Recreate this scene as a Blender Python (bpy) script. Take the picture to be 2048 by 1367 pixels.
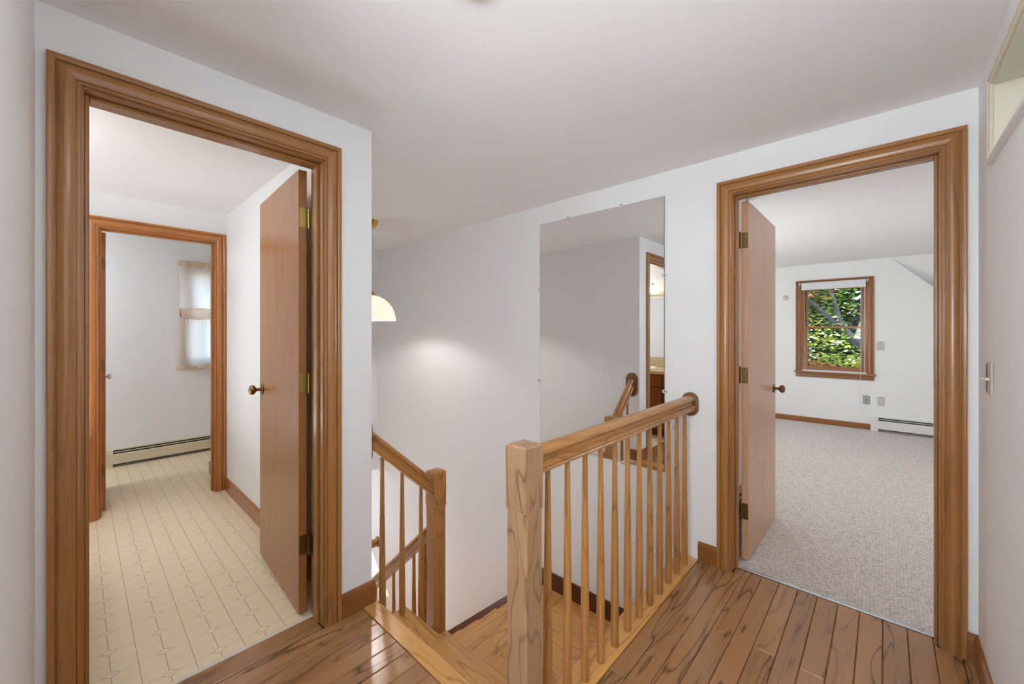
import bpy, bmesh, math, random
from mathutils import Vector, Matrix
random.seed(7)
S = bpy.context.scene
COL = S.collection
for o in list(bpy.data.objects): bpy.data.objects.remove(o)

# ------------------------------------------------------------------ camera
cam_d = bpy.data.cameras.new('camera'); cam = bpy.data.objects.new('camera', cam_d); COL.objects.link(cam)
cam_d.sensor_width = 36.0; cam_d.lens = 36.0*804.0/2048.0
cam_d.shift_y = -(683.5-663.8)/2048.0
cam_d.clip_start = 0.02
cam.location = (0, 0, 1.29)
YAW = math.radians(47.19)
cam.rotation_euler = (math.pi/2, 0, math.pi/2 - YAW)     # looks along (-cos, sin)
S.camera = cam

# ------------------------------------------------------------------ world, sun, exposure
w = bpy.data.worlds.new('sky'); S.world = w; w.use_nodes = True
nt = w.node_tree; nt.nodes.clear()
so = nt.nodes.new('ShaderNodeOutputWorld'); bg = nt.nodes.new('ShaderNodeBackground')
sk = nt.nodes.new('ShaderNodeTexSky'); sk.sky_type = 'NISHITA'; sk.sun_disc = False
sk.sun_elevation = math.radians(40); sk.sun_rotation = math.radians(160)
nt.links.new(sk.outputs[0], bg.inputs[0]); bg.inputs[1].default_value = 1.1
nt.links.new(bg.outputs[0], so.inputs[0])
sl = bpy.data.lights.new('sun', 'SUN'); sl.energy = 6.5; sl.angle = 0.01; sl.color = (1.0, .95, .86)
sun = bpy.data.objects.new('sun', sl); COL.objects.link(sun)
sun.rotation_euler = Vector((.62, .60, -.58)).to_track_quat('-Z', 'Y').to_euler()
S.view_settings.view_transform = 'Standard'; S.view_settings.look = 'None'
S.view_settings.exposure = 0.0; S.view_settings.gamma = 1.0; S.view_settings.use_curve_mapping = False

S.cycles.max_bounces = 16; S.cycles.diffuse_bounces = 10; S.cycles.glossy_bounces = 6; S.cycles.transparent_max_bounces = 12
def area(name, loc, aim, size, watts, col=(.90, .955, 1.0), sizey=None):
    d = bpy.data.lights.new(name, 'AREA'); d.energy = watts; d.color = col; d.shape = 'RECTANGLE'; d.size = size; d.size_y = sizey or size
    o = bpy.data.objects.new(name, d); COL.objects.link(o); o.location = loc
    o.rotation_euler = (Vector(aim)-Vector(loc)).to_track_quat('-Z', 'Y').to_euler(); return o
# unseen fill lights added behind the camera, in side rooms and the stairwell
area('fill_hall', (-.25, -.95, 1.35), (-.55, .3, 2.6), .7, 36)
area('fill_bedroom', (-1.75, 4.1, .75), (-1.2, 5.0, 2.6), .9, 20, (.97, .98, 1.0))
area('fill_bathroom', (-3.55, -.36, .55), (-3.2, 0, 2.6), .5, 9)
area('fill_stairwell', (-3.2, 1.16, -1.85), (-2.9, 1.6, 2.2), .36, 30, sizey=1.4)
LAMP = dict(hall=16.0, bath=38.0, bathfar=56.0, bed=33.0, low=40.0, closet=42.0, vanity=4.0, pendant=4.4, bulb=9.0)

# ------------------------------------------------------------------ materials
def lin(c):
    return tuple(((v/255.0)/12.92 if v/255.0 <= .04045 else ((v/255.0+.055)/1.055)**2.4) for v in c) + (1.0,)
class NT:
    def __init__(s, name):
        s.m = bpy.data.materials.new(name); s.m.use_nodes = True
        s.t = s.m.node_tree; s.n = s.t.nodes; s.l = s.t.links
        s.b = s.n['Principled BSDF']; s.out = s.n['Material Output']
    def node(s, typ, **k):
        n = s.n.new(typ)
        for a, v in k.items(): setattr(n, a, v)
        return n
    def link(s, a, b): s.l.new(a, b)
    def math(s, op, a, b=None, c=None, clamp=False):
        n = s.node('ShaderNodeMath', operation=op, use_clamp=clamp)
        for i, v in enumerate((a, b, c)):
            if v is None: continue
            if isinstance(v, (int, float)): n.inputs[i].default_value = v
            else: s.link(v, n.inputs[i])
        return n.outputs[0]
    def mix(s, f, a, b, mode='MIX'):
        n = s.node('ShaderNodeMix', data_type='RGBA', blend_type=mode)
        for sock, v in ((n.inputs[0], f), (n.inputs[6], a), (n.inputs[7], b)):
            if isinstance(v, (int, float)): sock.default_value = v
            elif isinstance(v, tuple): sock.default_value = v
            else: s.link(v, sock)
        return n.outputs[2]
    def noise(s, vec, scale, detail=2, rough=.5, dist=0):
        n = s.node('ShaderNodeTexNoise'); n.inputs['Scale'].default_value = scale
        n.inputs['Detail'].default_value = detail; n.inputs['Roughness'].default_value = rough
        n.inputs['Distortion'].default_value = dist
        s.link(vec, n.inputs['Vector']); return n.outputs[0]
    def scaled(s, vec, v):
        n = s.node('ShaderNodeVectorMath', operation='MULTIPLY'); s.link(vec, n.inputs[0]); n.inputs[1].default_value = v
        return n.outputs[0]
    def ramp(s, f, stops):
        n = s.node('ShaderNodeValToRGB'); e = n.color_ramp.elements
        e[0].position, e[0].color = stops[0]; e[1].position, e[1].color = stops[1]
        for p, c in stops[2:]:
            q = e.new(p); q.color = c
        s.link(f, n.inputs[0]); return n.outputs[0]
    def bump(s, h, strength=.3, dist=.001):
        n = s.node('ShaderNodeBump'); n.inputs['Strength'].default_value = strength
        n.inputs['Distance'].default_value = dist; s.link(h, n.inputs['Height'])
        s.link(n.outputs[0], s.b.inputs['Normal'])

def wood(name, light, dark, rough=.36, rings=7.0, ringamt=.55, var=.25, coat=.12, along=1.3, spec=.5, ringrnd=False):
    t = NT(name)
    g = t.node('ShaderNodeAttribute', attribute_name='g').outputs['Vector']
    broad = t.noise(t.scaled(g, (along, 9, 9)), 1.0, 2, .45, .35)
    r = t.math('FRACT', t.math('MULTIPLY', broad, rings))
    r = t.math('ABSOLUTE', t.math('SUBTRACT', r, .5))
    r = t.math('POWER', t.math('MULTIPLY', r, 2.0), 7.0)
    rnd = t.node('ShaderNodeAttribute', attribute_name='rnd').outputs['Fac']
    if ringrnd: r = t.math('MULTIPLY', r, t.math('MULTIPLY_ADD', t.math('FRACT', t.math('MULTIPLY', rnd, 7.31)), .75, .38))
    fine = t.noise(t.scaled(g, (5, 240, 240)), 1.0, 3, .6)
    pores = t.noise(t.scaled(g, (16, 520, 520)), 1.0, 1, .5)
    pores = t.math('GREATER_THAN', pores, .60)
    f = t.math('ADD', t.math('MULTIPLY', r, ringamt), t.math('MULTIPLY', t.math('SUBTRACT', fine, .5), 1.1))
    f = t.math('ADD', f, t.math('MULTIPLY', pores, .16))
    blot = t.noise(t.scaled(g, (2.2, 12, 12)), 1.0, 2)
    f = t.math('ADD', f, t.math('MULTIPLY', t.math('SUBTRACT', blot, .5), .7), clamp=True)
    c = t.mix(f, lin(light), lin(dark))
    rnd = t.node('ShaderNodeAttribute', attribute_name='rnd').outputs['Fac']
    v = t.math('ADD', t.math('MULTIPLY', rnd, 2*var), 1.0-var)
    vm = t.node('ShaderNodeHueSaturation'); t.link(v, vm.inputs['Value']); t.link(c, vm.inputs['Color'])
    t.link(vm.outputs[0], t.b.inputs['Base Color'])
    t.b.inputs['Roughness'].default_value = rough
    t.link(t.math('ADD', t.math('MULTIPLY', fine, .14), rough-.07), t.b.inputs['Roughness'])
    t.b.inputs['Coat Weight'].default_value = coat; t.b.inputs['Coat Roughness'].default_value = .18
    t.b.inputs['Specular IOR Level'].default_value = spec
    t.bump(t.math('ADD', fine, t.math('MULTIPLY', r, .4)), .12, .0006)
    return t.m
def plain(name, rgb, rough=.5, metal=0.0, spec=.5, nscale=0, namt=.0, bump=0):
    t = NT(name)
    t.b.inputs['Roughness'].default_value = rough; t.b.inputs['Metallic'].default_value = metal
    t.b.inputs['Specular IOR Level'].default_value = spec
    tc = t.node('ShaderNodeTexCoord').outputs['Object']
    n = t.noise(tc, nscale or 12.0, 3)
    c = lin(rgb); k = 1.0-(namt or .04)
    t.link(t.mix(n, c, (c[0]*k, c[1]*k, c[2]*k, 1)), t.b.inputs['Base Color'])
    if bump: t.bump(t.noise(tc, 260.0, 2), bump, .0006)
    return t.m
M = {}
M['wall'] = plain('wall_paint', (236, 238, 239), .62, spec=.3, nscale=3.0, namt=.02, bump=.10)
M['ceil'] = plain('ceiling_paint', (238, 239, 240), .8, spec=.2, nscale=2.0, namt=.015, bump=.15)
M['white'] = plain('white_enamel', (226, 226, 224), .35)
M['cream'] = plain('cream_paint', (219, 214, 194), .4)
M['heater_cream'] = plain('cream_enamel', (214, 203, 176), .4)
M['dark'] = plain('dark_fill', (28, 26, 24), .6)
M['trim'] = wood('stained_fir_trim', (162, 111, 58), (100, 63, 26), .30, 6, .40, .07, .3, .5)
M['trim_red'] = wood('stained_fir_trim_inner', (172, 108, 52), (112, 60, 22), .36, 8, .40, .06, .2, .5)
M['base'] = wood('stained_baseboard', (146, 92, 45), (98, 56, 22), .30, 5, .35, .08, .25, .5)
M['skirt'] = wood('dark_skirt_board', (84, 42, 16), (52, 22, 6), .35, 5, .3, .05, .2, .5)
M['door'] = wood('birch_veneer_door', (160, 106, 54), (118, 74, 34), .33, 4, .45, .03, .25, .35)
M['door_sheen'] = wood('birch_veneer_door_sheen', (204, 158, 124), (172, 124, 90), .33, 4, .35, .03, .25, .35)  # birch tone lightened: reflected sheen is painted into the colour
M['plank'] = wood('oak_floor_plank', (162, 118, 77), (86, 56, 31), .25, 6.0, .95, .13, .25, 1.35, ringrnd=True)
M['oak'] = wood('light_oak_tread', (214, 160, 92), (142, 90, 40), .24, 7, .7, .05, .3, 1.0)
M['rail'] = wood('oak_railing', (182, 130, 72), (112, 70, 30), .30, 8, .6, .10, .25, 1.0)
M['newel'] = wood('weathered_oak_newel', (174, 138, 104), (104, 78, 54), .34, 9, .8, .05, .15, 1.6)
M['rosette'] = wood('walnut_toned_rosette', (128, 84, 46), (84, 50, 24), .35, 5, .4, .05, .2, 1.0)
M['cabinet'] = wood('oak_vanity_wood', (140, 76, 30), (92, 44, 14), .35, 6, .4, .05, .2, 1.0)
M['brass'] = plain('polished_brass', (214, 176, 92), .18, 1.0)
M['oldbrass'] = plain('antique_brass', (142, 112, 72), .34, 1.0, namt=.35, nscale=60)
M['hinge'] = plain('worn_brass_hinge', (190, 166, 100), .3, 1.0, namt=.4, nscale=50)
M['steel'] = plain('aluminium_strip', (206, 208, 212), .28, 1.0)
M['screw'] = plain('dark_screw', (38, 30, 24), .5, .4)
M['plate'] = plain('grey_wall_plate', (196, 194, 186), .45)
M['plateg'] = plain('darker_wall_plate', (168, 168, 160), .42)
M['ivory'] = plain('ivory_plastic', (222, 214, 200), .4)
M['socket'] = plain('socket_dark', (70, 66, 60), .5)
M['counter'] = plain('beige_countertop', (226, 204, 160), .3, nscale=40, namt=.1)
M['porcelain'] = plain('porcelain', (240, 238, 232), .12)
M['edge'] = plain('mirror_edge', (60, 74, 70), .3, .2)
def emis(name, rgb, s):
    t = NT(name); t.b.inputs['Base Color'].default_value = lin(rgb)
    t.b.inputs['Emission Color'].default_value = lin(rgb); t.b.inputs['Emission Strength'].default_value = s
    tc = t.node('ShaderNodeTexCoord').outputs['Object']; n = t.noise(tc, 8.0, 1)
    t.link(t.math('ADD', t.math('MULTIPLY', n, s*.06), s*.97), t.b.inputs['Emission Strength'])
    return t.m
def mirror_mat():
    t = NT('mirror_silver'); t.b.inputs['Metallic'].default_value = 1; t.b.inputs['Roughness'].default_value = 0.0
    tc = t.node('ShaderNodeTexCoord').outputs['Object']; n = t.noise(tc, 2.0, 1)
    t.link(t.mix(n, (.93, .94, .94, 1), (.92, .93, .93, 1)), t.b.inputs['Base Color']); return t.m
M['mirror'] = mirror_mat()
def clear(name, tint=(1, 1, 1, 1), refl=.06):
    t = NT(name); t.n.remove(t.b)
    tr = t.node('ShaderNodeBsdfTransparent'); gl = t.node('ShaderNodeBsdfGlossy'); gl.inputs['Roughness'].default_value = .02
    fr = t.node('ShaderNodeFresnel'); fr.inputs[0].default_value = 1.45
    tc = t.node('ShaderNodeTexCoord').outputs['Object']; n = t.noise(tc, 5.0, 1)
    t.link(t.mix(n, tint, tuple(v*.97 for v in tint[:3])+(1,)), tr.inputs[0])
    mx = t.node('ShaderNodeMixShader'); ge = t.node('ShaderNodeNewGeometry'); t.link(t.math('MULTIPLY', fr.outputs[0], t.math('SUBTRACT', 1.0, ge.outputs['Backfacing'])), mx.inputs[0]); t.link(tr.outputs[0], mx.inputs[1]); t.link(gl.outputs[0], mx.inputs[2])
    t.link(mx.outputs[0], t.out.inputs[0]); return t.m
M['glass'] = clear('window_glass')
M['clip'] = plain('clear_plastic_clip', (214, 214, 210), .15)
def translucent(name, rgb, k=.6):
    t = NT(name); t.n.remove(t.b)
    d = t.node('ShaderNodeBsdfDiffuse'); tr = t.node('ShaderNodeBsdfTranslucent'); mx = t.node('ShaderNodeMixShader'); mx.inputs[0].default_value = k
    tc = t.node('ShaderNodeTexCoord').outputs['Object']; n = t.noise(tc, 300.0, 1)
    c = lin(rgb); cc = t.mix(n, c, tuple(v*.93 for v in c[:3])+(1,))
    t.link(cc, d.inputs[0]); t.link(cc, tr.inputs[0]); t.link(d.outputs[0], mx.inputs[1]); t.link(tr.outputs[0], mx.inputs[2])
    t.link(mx.outputs[0], t.out.inputs[0]); return t.m
M['curtain'] = translucent('sheer_cream_fabric', (252, 248, 240), .66)
M['hem'] = translucent('doubled_hem_fabric', (238, 218, 190), .5)
M['blind'] = plain('white_shade_cloth', (222, 222, 226), .6)
def shade_glass():
    t = NT('ribbed_glass_shade'); t.b.inputs['Base Color'].default_value = lin((238, 214, 196)); t.b.inputs['Roughness'].default_value = .25
    tc = t.node('ShaderNodeTexCoord').outputs['Object']
    sp = t.node('ShaderNodeSeparateXYZ'); t.link(tc, sp.inputs[0])
    wv = t.math('MULTIPLY', t.math('ADD', t.math('SINE', t.math('MULTIPLY', sp.outputs[2], 600.0)), 1.0), .5)
    t.link(t.mix(wv, lin((248, 226, 208)), lin((236, 206, 186))), t.b.inputs['Emission Color'])
    t.b.inputs['Emission Strength'].default_value = LAMP['pendant']*.22
    return t.m
M['shade'] = shade_glass()
M['bulb'] = emis('lit_bulb', (250, 247, 244), 300.0)
M['bell'] = emis('lit_bell_shade', (255, 232, 196), LAMP['vanity'])
def vinyl():
    t = NT('sheet_vinyl_pattern'); tc = t.node('ShaderNodeTexCoord').outputs['Object']
    sp = t.node('ShaderNodeSeparateXYZ'); t.link(tc, sp.inputs[0])
    px, py = .154, .1535
    def cell(o, off, p):
        u = t.math('MULTIPLY_ADD', o, 1.0/p, -off/p+.5+100.0)
        return t.math('ABSOLUTE', t.math('SUBTRACT', t.math('FRACT', u), .5))
    fu = cell(sp.outputs[0], -1.99, px); fv = cell(sp.outputs[1], .304, py)
    a, b = .125, .17
    def line(d, wdt): return t.math('LESS_THAN', d, wdt)
    dm = t.math('ADD', t.math('MULTIPLY', fu, 1/a), t.math('MULTIPLY', fv, 1/b))
    outside = t.math('GREATER_THAN', dm, 1.0)
    l1 = line(t.math('SUBTRACT', .5, fv), .0095)
    l2 = line(t.math('ABSOLUTE', t.math('SUBTRACT', dm, 1.0)), .085)
    l3 = t.math('MULTIPLY', line(fv, .010), outside)
    l4 = t.math('MULTIPLY', t.math('MULTIPLY', line(fu, .009), outside), .5)
    l5 = t.math('MULTIPLY', line(t.math('SUBTRACT', .5, fu), .009), .35)
    m = t.math('MAXIMUM', t.math('MAXIMUM', l1, l2), t.math('MAXIMUM', t.math('MAXIMUM', l3, l4), l5))
    sp1 = t.noise(tc, 160.0, 4, .7); spk = t.math('GREATER_THAN', sp1, .62)
    base = t.mix(t.noise(tc, 26.0, 3), lin((238, 222, 192)), lin((230, 212, 178)))
    base = t.mix(t.math('MULTIPLY', spk, .35), base, lin((190, 170, 134)))
    t.link(t.mix(t.math('MULTIPLY', m, .75), base, lin((158, 140, 108))), t.b.inputs['Base Color'])
    t.b.inputs['Roughness'].default_value = .38; t.b.inputs['Specular IOR Level'].default_value = .4
    t.bump(sp1, .25, .0006)
    return t.m
M['vinyl'] = vinyl()
def carpet():
    t = NT('berber_carpet'); tc = t.node('ShaderNodeTexCoord').outputs['Object']
    v = t.node('ShaderNodeTexVoronoi'); v.inputs['Scale'].default_value = 1.0; v.inputs['Randomness'].default_value = .55
    t.link(t.scaled(tc, (72, 112, 72)), v.inputs['Vector'])
    d = v.outputs['Distance']
    spn = t.noise(tc, 90.0, 2)
    base = t.mix(spn, lin((236, 230, 225)), lin((214, 207, 202)))
    t.link(t.mix(t.math('POWER', t.math('MULTIPLY', d, 1.25), 2.0, clamp=True), base, lin((172, 165, 160))), t.b.inputs['Base Color'])
    t.b.inputs['Roughness'].default_value = .95; t.b.inputs['Specular IOR Level'].default_value = .1
    t.bump(t.math('SUBTRACT', 1.0, d), .6, .004)
    return t.m
M['carpet'] = carpet()
def leafmat():
    t = NT('leaf'); c = t.node('ShaderNodeAttribute', attribute_name='tint').outputs['Color']
    t.n.remove(t.b)
    d = t.node('ShaderNodeBsdfDiffuse'); tr = t.node('ShaderNodeBsdfTranslucent'); mx = t.node('ShaderNodeMixShader'); mx.inputs[0].default_value = .35
    gl = t.node('ShaderNodeBsdfGlossy'); gl.inputs['Roughness'].default_value = .35; m2 = t.node('ShaderNodeMixShader'); m2.inputs[0].default_value = .10
    t.link(c, d.inputs[0]); t.link(c, tr.inputs[0]); t.link(d.outputs[0], mx.inputs[1]); t.link(tr.outputs[0], mx.inputs[2])
    t.link(mx.outputs[0], m2.inputs[1]); t.link(gl.outputs[0], m2.inputs[2]); t.link(m2.outputs[0], t.out.inputs[0]); return t.m
M['leaf'] = leafmat()
M['bark'] = plain('grey_bark', (74, 74, 78), .9, nscale=20, namt=.4)
M['grass'] = plain('lawn', (84, 104, 56), .95, nscale=6, namt=.4)

# ------------------------------------------------------------------ mesh builder
class MB:
    def __init__(s): s.v = []; s.f = []; s.g = []; s.r = []; s.smooth = []
    def add(s, verts, faces, grain='z', smooth=False):
        o = len(s.v); off = Vector((random.uniform(0, 40), random.uniform(0, 40), random.uniform(0, 40))); rn = random.random()
        for p in verts:
            p = Vector(p); s.v.append(p)
            if grain == 'x': q = Vector((p.x, p.y, p.z))
            elif grain == 'y': q = Vector((p.y, p.x, p.z))
            elif isinstance(grain, Vector): a = grain.dot(p); q = Vector((a, (p-grain*a).x+(p-grain*a).y*.7, p.z-grain.z*a))
            else: q = Vector((p.z, p.x, p.y))
            s.g.append(q+off); s.r.append(rn)
        for f in faces: s.f.append([i+o for i in f]); s.smooth.append(smooth)
        return s
    def box(s, x0, x1, y0, y1, z0, z1, grain='z', bev=0.0, seg=1, edges=None):
        if x1 < x0: x0, x1 = x1, x0
        if y1 < y0: y0, y1 = y1, y0
        if z1 < z0: z0, z1 = z1, z0
        bm = bmesh.new(); bmesh.ops.create_cube(bm, size=1)
        for v in bm.verts: v.co = Vector(((x0+x1)/2+v.co.x*(x1-x0), (y0+y1)/2+v.co.y*(y1-y0), (z0+z1)/2+v.co.z*(z1-z0)))
        if bev:
            es = [e for e in bm.edges if edges is None or edges(e)]
            bmesh.ops.bevel(bm, geom=es, offset=bev, segments=seg, affect='EDGES', profile=.5)
        bm.verts.index_update()
        s.add([v.co.copy() for v in bm.verts], [[v.index for v in f.verts] for f in bm.faces], grain, False); bm.free(); return s
    def prism(s, pts, a, lo, hi, grain='z'):      # polygon extruded along axis a
        n = len(pts); V = []
        for h in (lo, hi):
            for (u, v) in pts: V.append({'x': (h, u, v), 'y': (u, h, v), 'z': (u, v, h)}[a])
        F = [list(range(n))[::-1], list(range(n, 2*n))] + [[i, (i+1) % n, n+(i+1) % n, n+i] for i in range(n)]
        return s.add(V, F, grain)
    def sweep(s, prof, p0, p1, ud, vd, m0=0.0, m1=0.0, grain='z', smooth=False, closed=True):
        p0 = Vector(p0); p1 = Vector(p1); ud = Vector(ud); vd = Vector(vd); t = (p1-p0).normalized(); V = []; n = len(prof)
        for (u, v) in prof: V.append(p0+ud*u+vd*v+t*(m0*u))
        for (u, v) in prof: V.append(p1+ud*u+vd*v+t*(m1*u))
        F = [[i, (i+1) % n, n+(i+1) % n, n+i] for i in range(n)] + [list(range(n))[::-1], list(range(n, 2*n))]
        return s.add(V, F, grain, smooth)
    def lathe(s, prof, c, axis='z', n=16, grain='z', smooth=True):
        V = []; m = len(prof); c = Vector(c)
        for (r, h) in prof:
            for k in range(n):
                a = 2*math.pi*k/n; q = (r*math.cos(a), r*math.sin(a), h)
                if axis == 'x': q = (q[2], q[0], q[1])
                elif axis == 'y': q = (q[0], q[2], q[1])
                V.append(c+Vector(q))
        F = [[j*n+k, j*n+(k+1) % n, (j+1)*n+(k+1) % n, (j+1)*n+k] for j in range(m-1) for k in range(n)]
        if prof[0][0] > 1e-6: F.append([k for k in range(n)][::-1])
        if prof[-1][0] > 1e-6: F.append([(m-1)*n+k for k in range(n)])
        return s.add(V, F, grain, smooth)
    def tube(s, pts, r, n=8, smooth=True):
        pts = [Vector(p) for p in pts]; V = []
        for i, p in enumerate(pts):
            t = (pts[min(i+1, len(pts)-1)]-pts[max(i-1, 0)]).normalized()
            a = t.orthogonal().normalized() if abs(t.z) > .9 else t.cross(Vector((0, 0, 1))).normalized(); b = t.cross(a)
            rr = r[i] if isinstance(r, (list, tuple)) else r
            for k in range(n):
                q = 2*math.pi*k/n; V.append(p+a*rr*math.cos(q)+b*rr*math.sin(q))
        F = [[j*n+k, j*n+(k+1) % n, (j+1)*n+(k+1) % n, (j+1)*n+k] for j in range(len(pts)-1) for k in range(n)]
        F += [list(range(n))[::-1], [(len(pts)-1)*n+k for k in range(n)]]
        return s.add(V, F, 'z', smooth)
    def rot(s, c, ang):
        R = Matrix.Rotation(ang, 3, 'Z'); c = Vector(c)
        s.v = [c+R@(p-c) for p in s.v]; return s
WO = {}
def obj(name, mb, mat, parent=None, label=None, cat=None, group=None, kind=None, base=True):
    xs = [p.x for p in mb.v]; ys = [p.y for p in mb.v]; zs = [p.z for p in mb.v]
    org = Vector(((min(xs)+max(xs))/2, (min(ys)+max(ys))/2, min(zs))) if base else Vector((0, 0, 0))
    me = bpy.data.meshes.new(name); me.from_pydata([tuple(p-org) for p in mb.v], [], mb.f); me.validate(); me.update()
    a = me.attributes.new('g', 'FLOAT_VECTOR', 'POINT'); a.data.foreach_set('vector', [c for q in mb.g for c in q])
    a = me.attributes.new('rnd', 'FLOAT', 'POINT'); a.data.foreach_set('value', mb.r)
    if any(mb.smooth): me.polygons.foreach_set('use_smooth', mb.smooth)
    bm = bmesh.new(); bm.from_mesh(me); bmesh.ops.recalc_face_normals(bm, faces=bm.faces); bm.to_mesh(me); bm.free()
    me.materials.append(M[mat] if isinstance(mat, str) else mat)
    if any(mb.smooth): me.set_sharp_from_angle(angle=math.radians(21))
    o = bpy.data.objects.new(name, me); COL.objects.link(o); WO[o.name] = org
    if parent: o.parent = parent; o.location = org-WO[parent.name]
    else: o.location = org
    tag(o, label, cat, group, kind); return o
def tag(o, label=None, cat=None, group=None, kind=None):
    for k, v in (('label', label), ('category', cat), ('group', group), ('kind', kind)):
        if v: o[k] = v
def thing(name, loc, label=None, cat=None, group=None, kind=None, parent=None):
    o = bpy.data.objects.new(name, None); COL.objects.link(o); o.empty_display_size = .1
    WO[o.name] = Vector(loc); o.location = Vector(loc)-(WO[parent.name] if parent else Vector())
    if parent: o.parent = parent
    tag(o, label, cat, group, kind); return o
def clone(o, delta, parent=None):
    c = o.copy(); COL.objects.link(c); WO[c.name] = WO[o.name]+Vector(delta)
    if parent: c.parent = parent; c.location = WO[c.name]-WO[parent.name]
    else: c.location = WO[c.name]
    return c
B = lambda *a, **k: MB().box(*a, **k)

# ------------------------------------------------------------------ key dimensions (metres, z = 0 on the hall floor)
CZ = 2.25
XA, XA2 = -1.80, -1.927          # left wall, hall face and bathroom face
YB, YB2 = 2.395, 2.522           # back wall, hall face and bedroom face
XR = .27
YS = .955                        # stairwell side wall
RZ = .205                        # riser
LZ = -3*RZ                       # landing level
LOW = -10*RZ

def struct(name, mb, mat='wall', label=None): return obj(name, mb, mat, kind='structure', label=label)
# left wall with the bathroom door opening
m = MB()
m.box(XA2, XA, -.085, -.005, 0, CZ); m.box(XA2, XA, .744, YS, 0, CZ); m.box(XA2, XA, -.005, .744, 2.053, CZ)
m.box(XA2, XA, -.75, -.085, 0, CZ)
struct('wall_left', m, label='white wall holding the bathroom doorway left of the stairs')
m = MB(); m.box(-4.53, XA2-.0005, .828, YS, LOW, CZ); m.box(XA2, XA, .828, YS, LOW, -.002)
struct('wall_stair_left', m, label='white partition between stairwell and bathroom')
m = MB()
m.box(-6.5, -.616, YB, YB2, LOW, CZ); m.box(.182, 2.3, YB, YB2, 0, CZ); m.box(-.616, .182, YB, YB2, 2.048, CZ)
m.box(-.616, .182, YB+.01, YB2, -.3, -.03)
struct('wall_back', m, label='long white wall carrying the mirror and the bedroom doorway')
# right wall with a high interior window
m = MB()
m.box(XR, XR+.10, -1.7, YB, 0, 1.885); m.box(XR, XR+.10, -1.7, YB, 2.13, CZ)
m.box(XR, XR+.10, 2.10, YB, 1.885, 2.13); m.box(XR, XR+.10, -1.7, 1.05, 1.885, 2.13)
struct('wall_right', m, label='white wall at right edge with light switch and high interior window')
struct('wall_front_left', MB().box(XA, -.78, -.185, -.085, 0, CZ), label='white wall beside the left door casing at photo edge')
m = MB(); m.box(-.88, -.78, -1.7, -.186, 0, CZ); m.box(-.88, XR+.1, -1.8, -1.7, 0, CZ)
struct('wall_behind', m, label='hall end walls behind the camera')
struct('wall_stair_far', MB().box(-4.53, -4.38, YS, YB, -.32, CZ), label='white end wall high over the lower flight')
m = MB(); m.box(-.875, -.80, YS+.03, YB, LOW, -.035); m.box(-1.925, -.80, .70, YS, LOW, -.035)
struct('wall_stair_right', m, label='white wall under the level guard railing')
struct('wall_lower_far', MB().box(-6.6, -6.5, YS-.2, YB2, LOW, -.32), label='lower storey end wall')
struct('wall_lower_left', MB().box(-6.5, -4.53, .828, YS, LOW, -.32), label='lower storey side wall')
# bathroom walls
struct('wall_bath_near', MB().box(-3.97, XA2, -.75, -.62, 0, CZ), label='bathroom wall behind the vanity')
m = MB(); m.box(-4.08, -3.97, -.75, .082, 0, CZ); m.box(-4.08, -3.97, .763, .828, 0, CZ); m.box(-4.08, -3.97, .082, .763, 2.03, CZ)
struct('wall_bath_far', m, label='white partition with the inner bathroom doorway')
m = MB(); wy0, wy1, wz0, wz1 = .800, 1.62, .98, 1.975
m.box(-5.60, -5.45, -1.3, wy0, 0, CZ); m.box(-5.60, -5.45, wy1, YB, 0, CZ); m.box(-5.60, -5.45, wy0, wy1, 0, wz0); m.box(-5.60, -5.45, wy0, wy1, wz1, CZ)
struct('wall_window_room', m, label='far white bathroom wall with the curtained window')
m = MB(); m.box(-5.45, -4.08, -1.4, -1.3, 0, CZ); m.box(-4.08, -3.98, -1.4, -.75, 0, CZ)
struct('wall_window_room_side', m, label='side wall of the far bathroom')
# bedroom walls
yF = 7.10
m = MB(); bx0, bx1, bz0, bz1 = -.872, -.172, .755, 1.955
m.box(-2.3, bx0, yF, yF+.13, 0, CZ); m.box(bx0, bx1, yF, yF+.13, 0, bz0); m.box(bx0, bx1, yF, yF+.13, bz1, CZ)
m.prism([(bx1, 0), (1.4, 0), (1.4, .84), (.048, CZ), (bx1, CZ)], 'y', yF, yF+.13)
struct('wall_bedroom_far', m, label='far white bedroom wall with window and sloping top right')
m = MB(); m.box(-2.4, -2.3, YB2, yF+.13, 0, CZ); m.box(-.85, -.76, YB2, 3.36, 0, CZ)
struct('wall_bedroom_left', m, label='bedroom side wall and closet return behind open door')
struct('wall_bedroom_right', MB().box(1.4, 1.5, YB2, 8.8, 0, CZ), label='bedroom right side wall')
m = MB(); m.prism([(yF, CZ), (yF, CZ+.06), (7.98, .66), (7.95, .60)], 'x', .0, 1.4)
m.box(.0, 1.4, 7.9, 8.0, 0, .75); m.box(-.06, -.0005, yF+.131, 8.0, 0, CZ)
struct('ceiling_slope', m, 'ceil', label='sloping ceiling beyond far bedroom wall')
# ceilings
struct('ceiling', MB().box(-5.60, .37, -1.8, YB2, CZ, CZ+.1), 'ceil', label='flat white ceiling over hall, stairwell and bathroom')
struct('ceiling_bedroom', MB().box(-2.4, 1.5, YB2, yF+.13, CZ, CZ+.1), 'ceil', label='flat white bedroom ceiling')
# closet behind the interior window
m = MB(); m.box(2.2, 2.3, -1.7, YB, 0, CZ); m.box(XR+.1, 2.3, -1.8, -1.7, 0, CZ)
struct('wall_closet', m, label='white side room wall seen through the high interior window')
struct('ceiling_closet', MB().box(.37, 2.3, -1.8, YB2, CZ, CZ+.1), 'ceil', label='side room ceiling behind the interior window')
struct('floor_closet', MB().box(XR+.1, 2.3, -1.7, YB, -.05, 0), 'white', label='side room floor, hidden')

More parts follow.
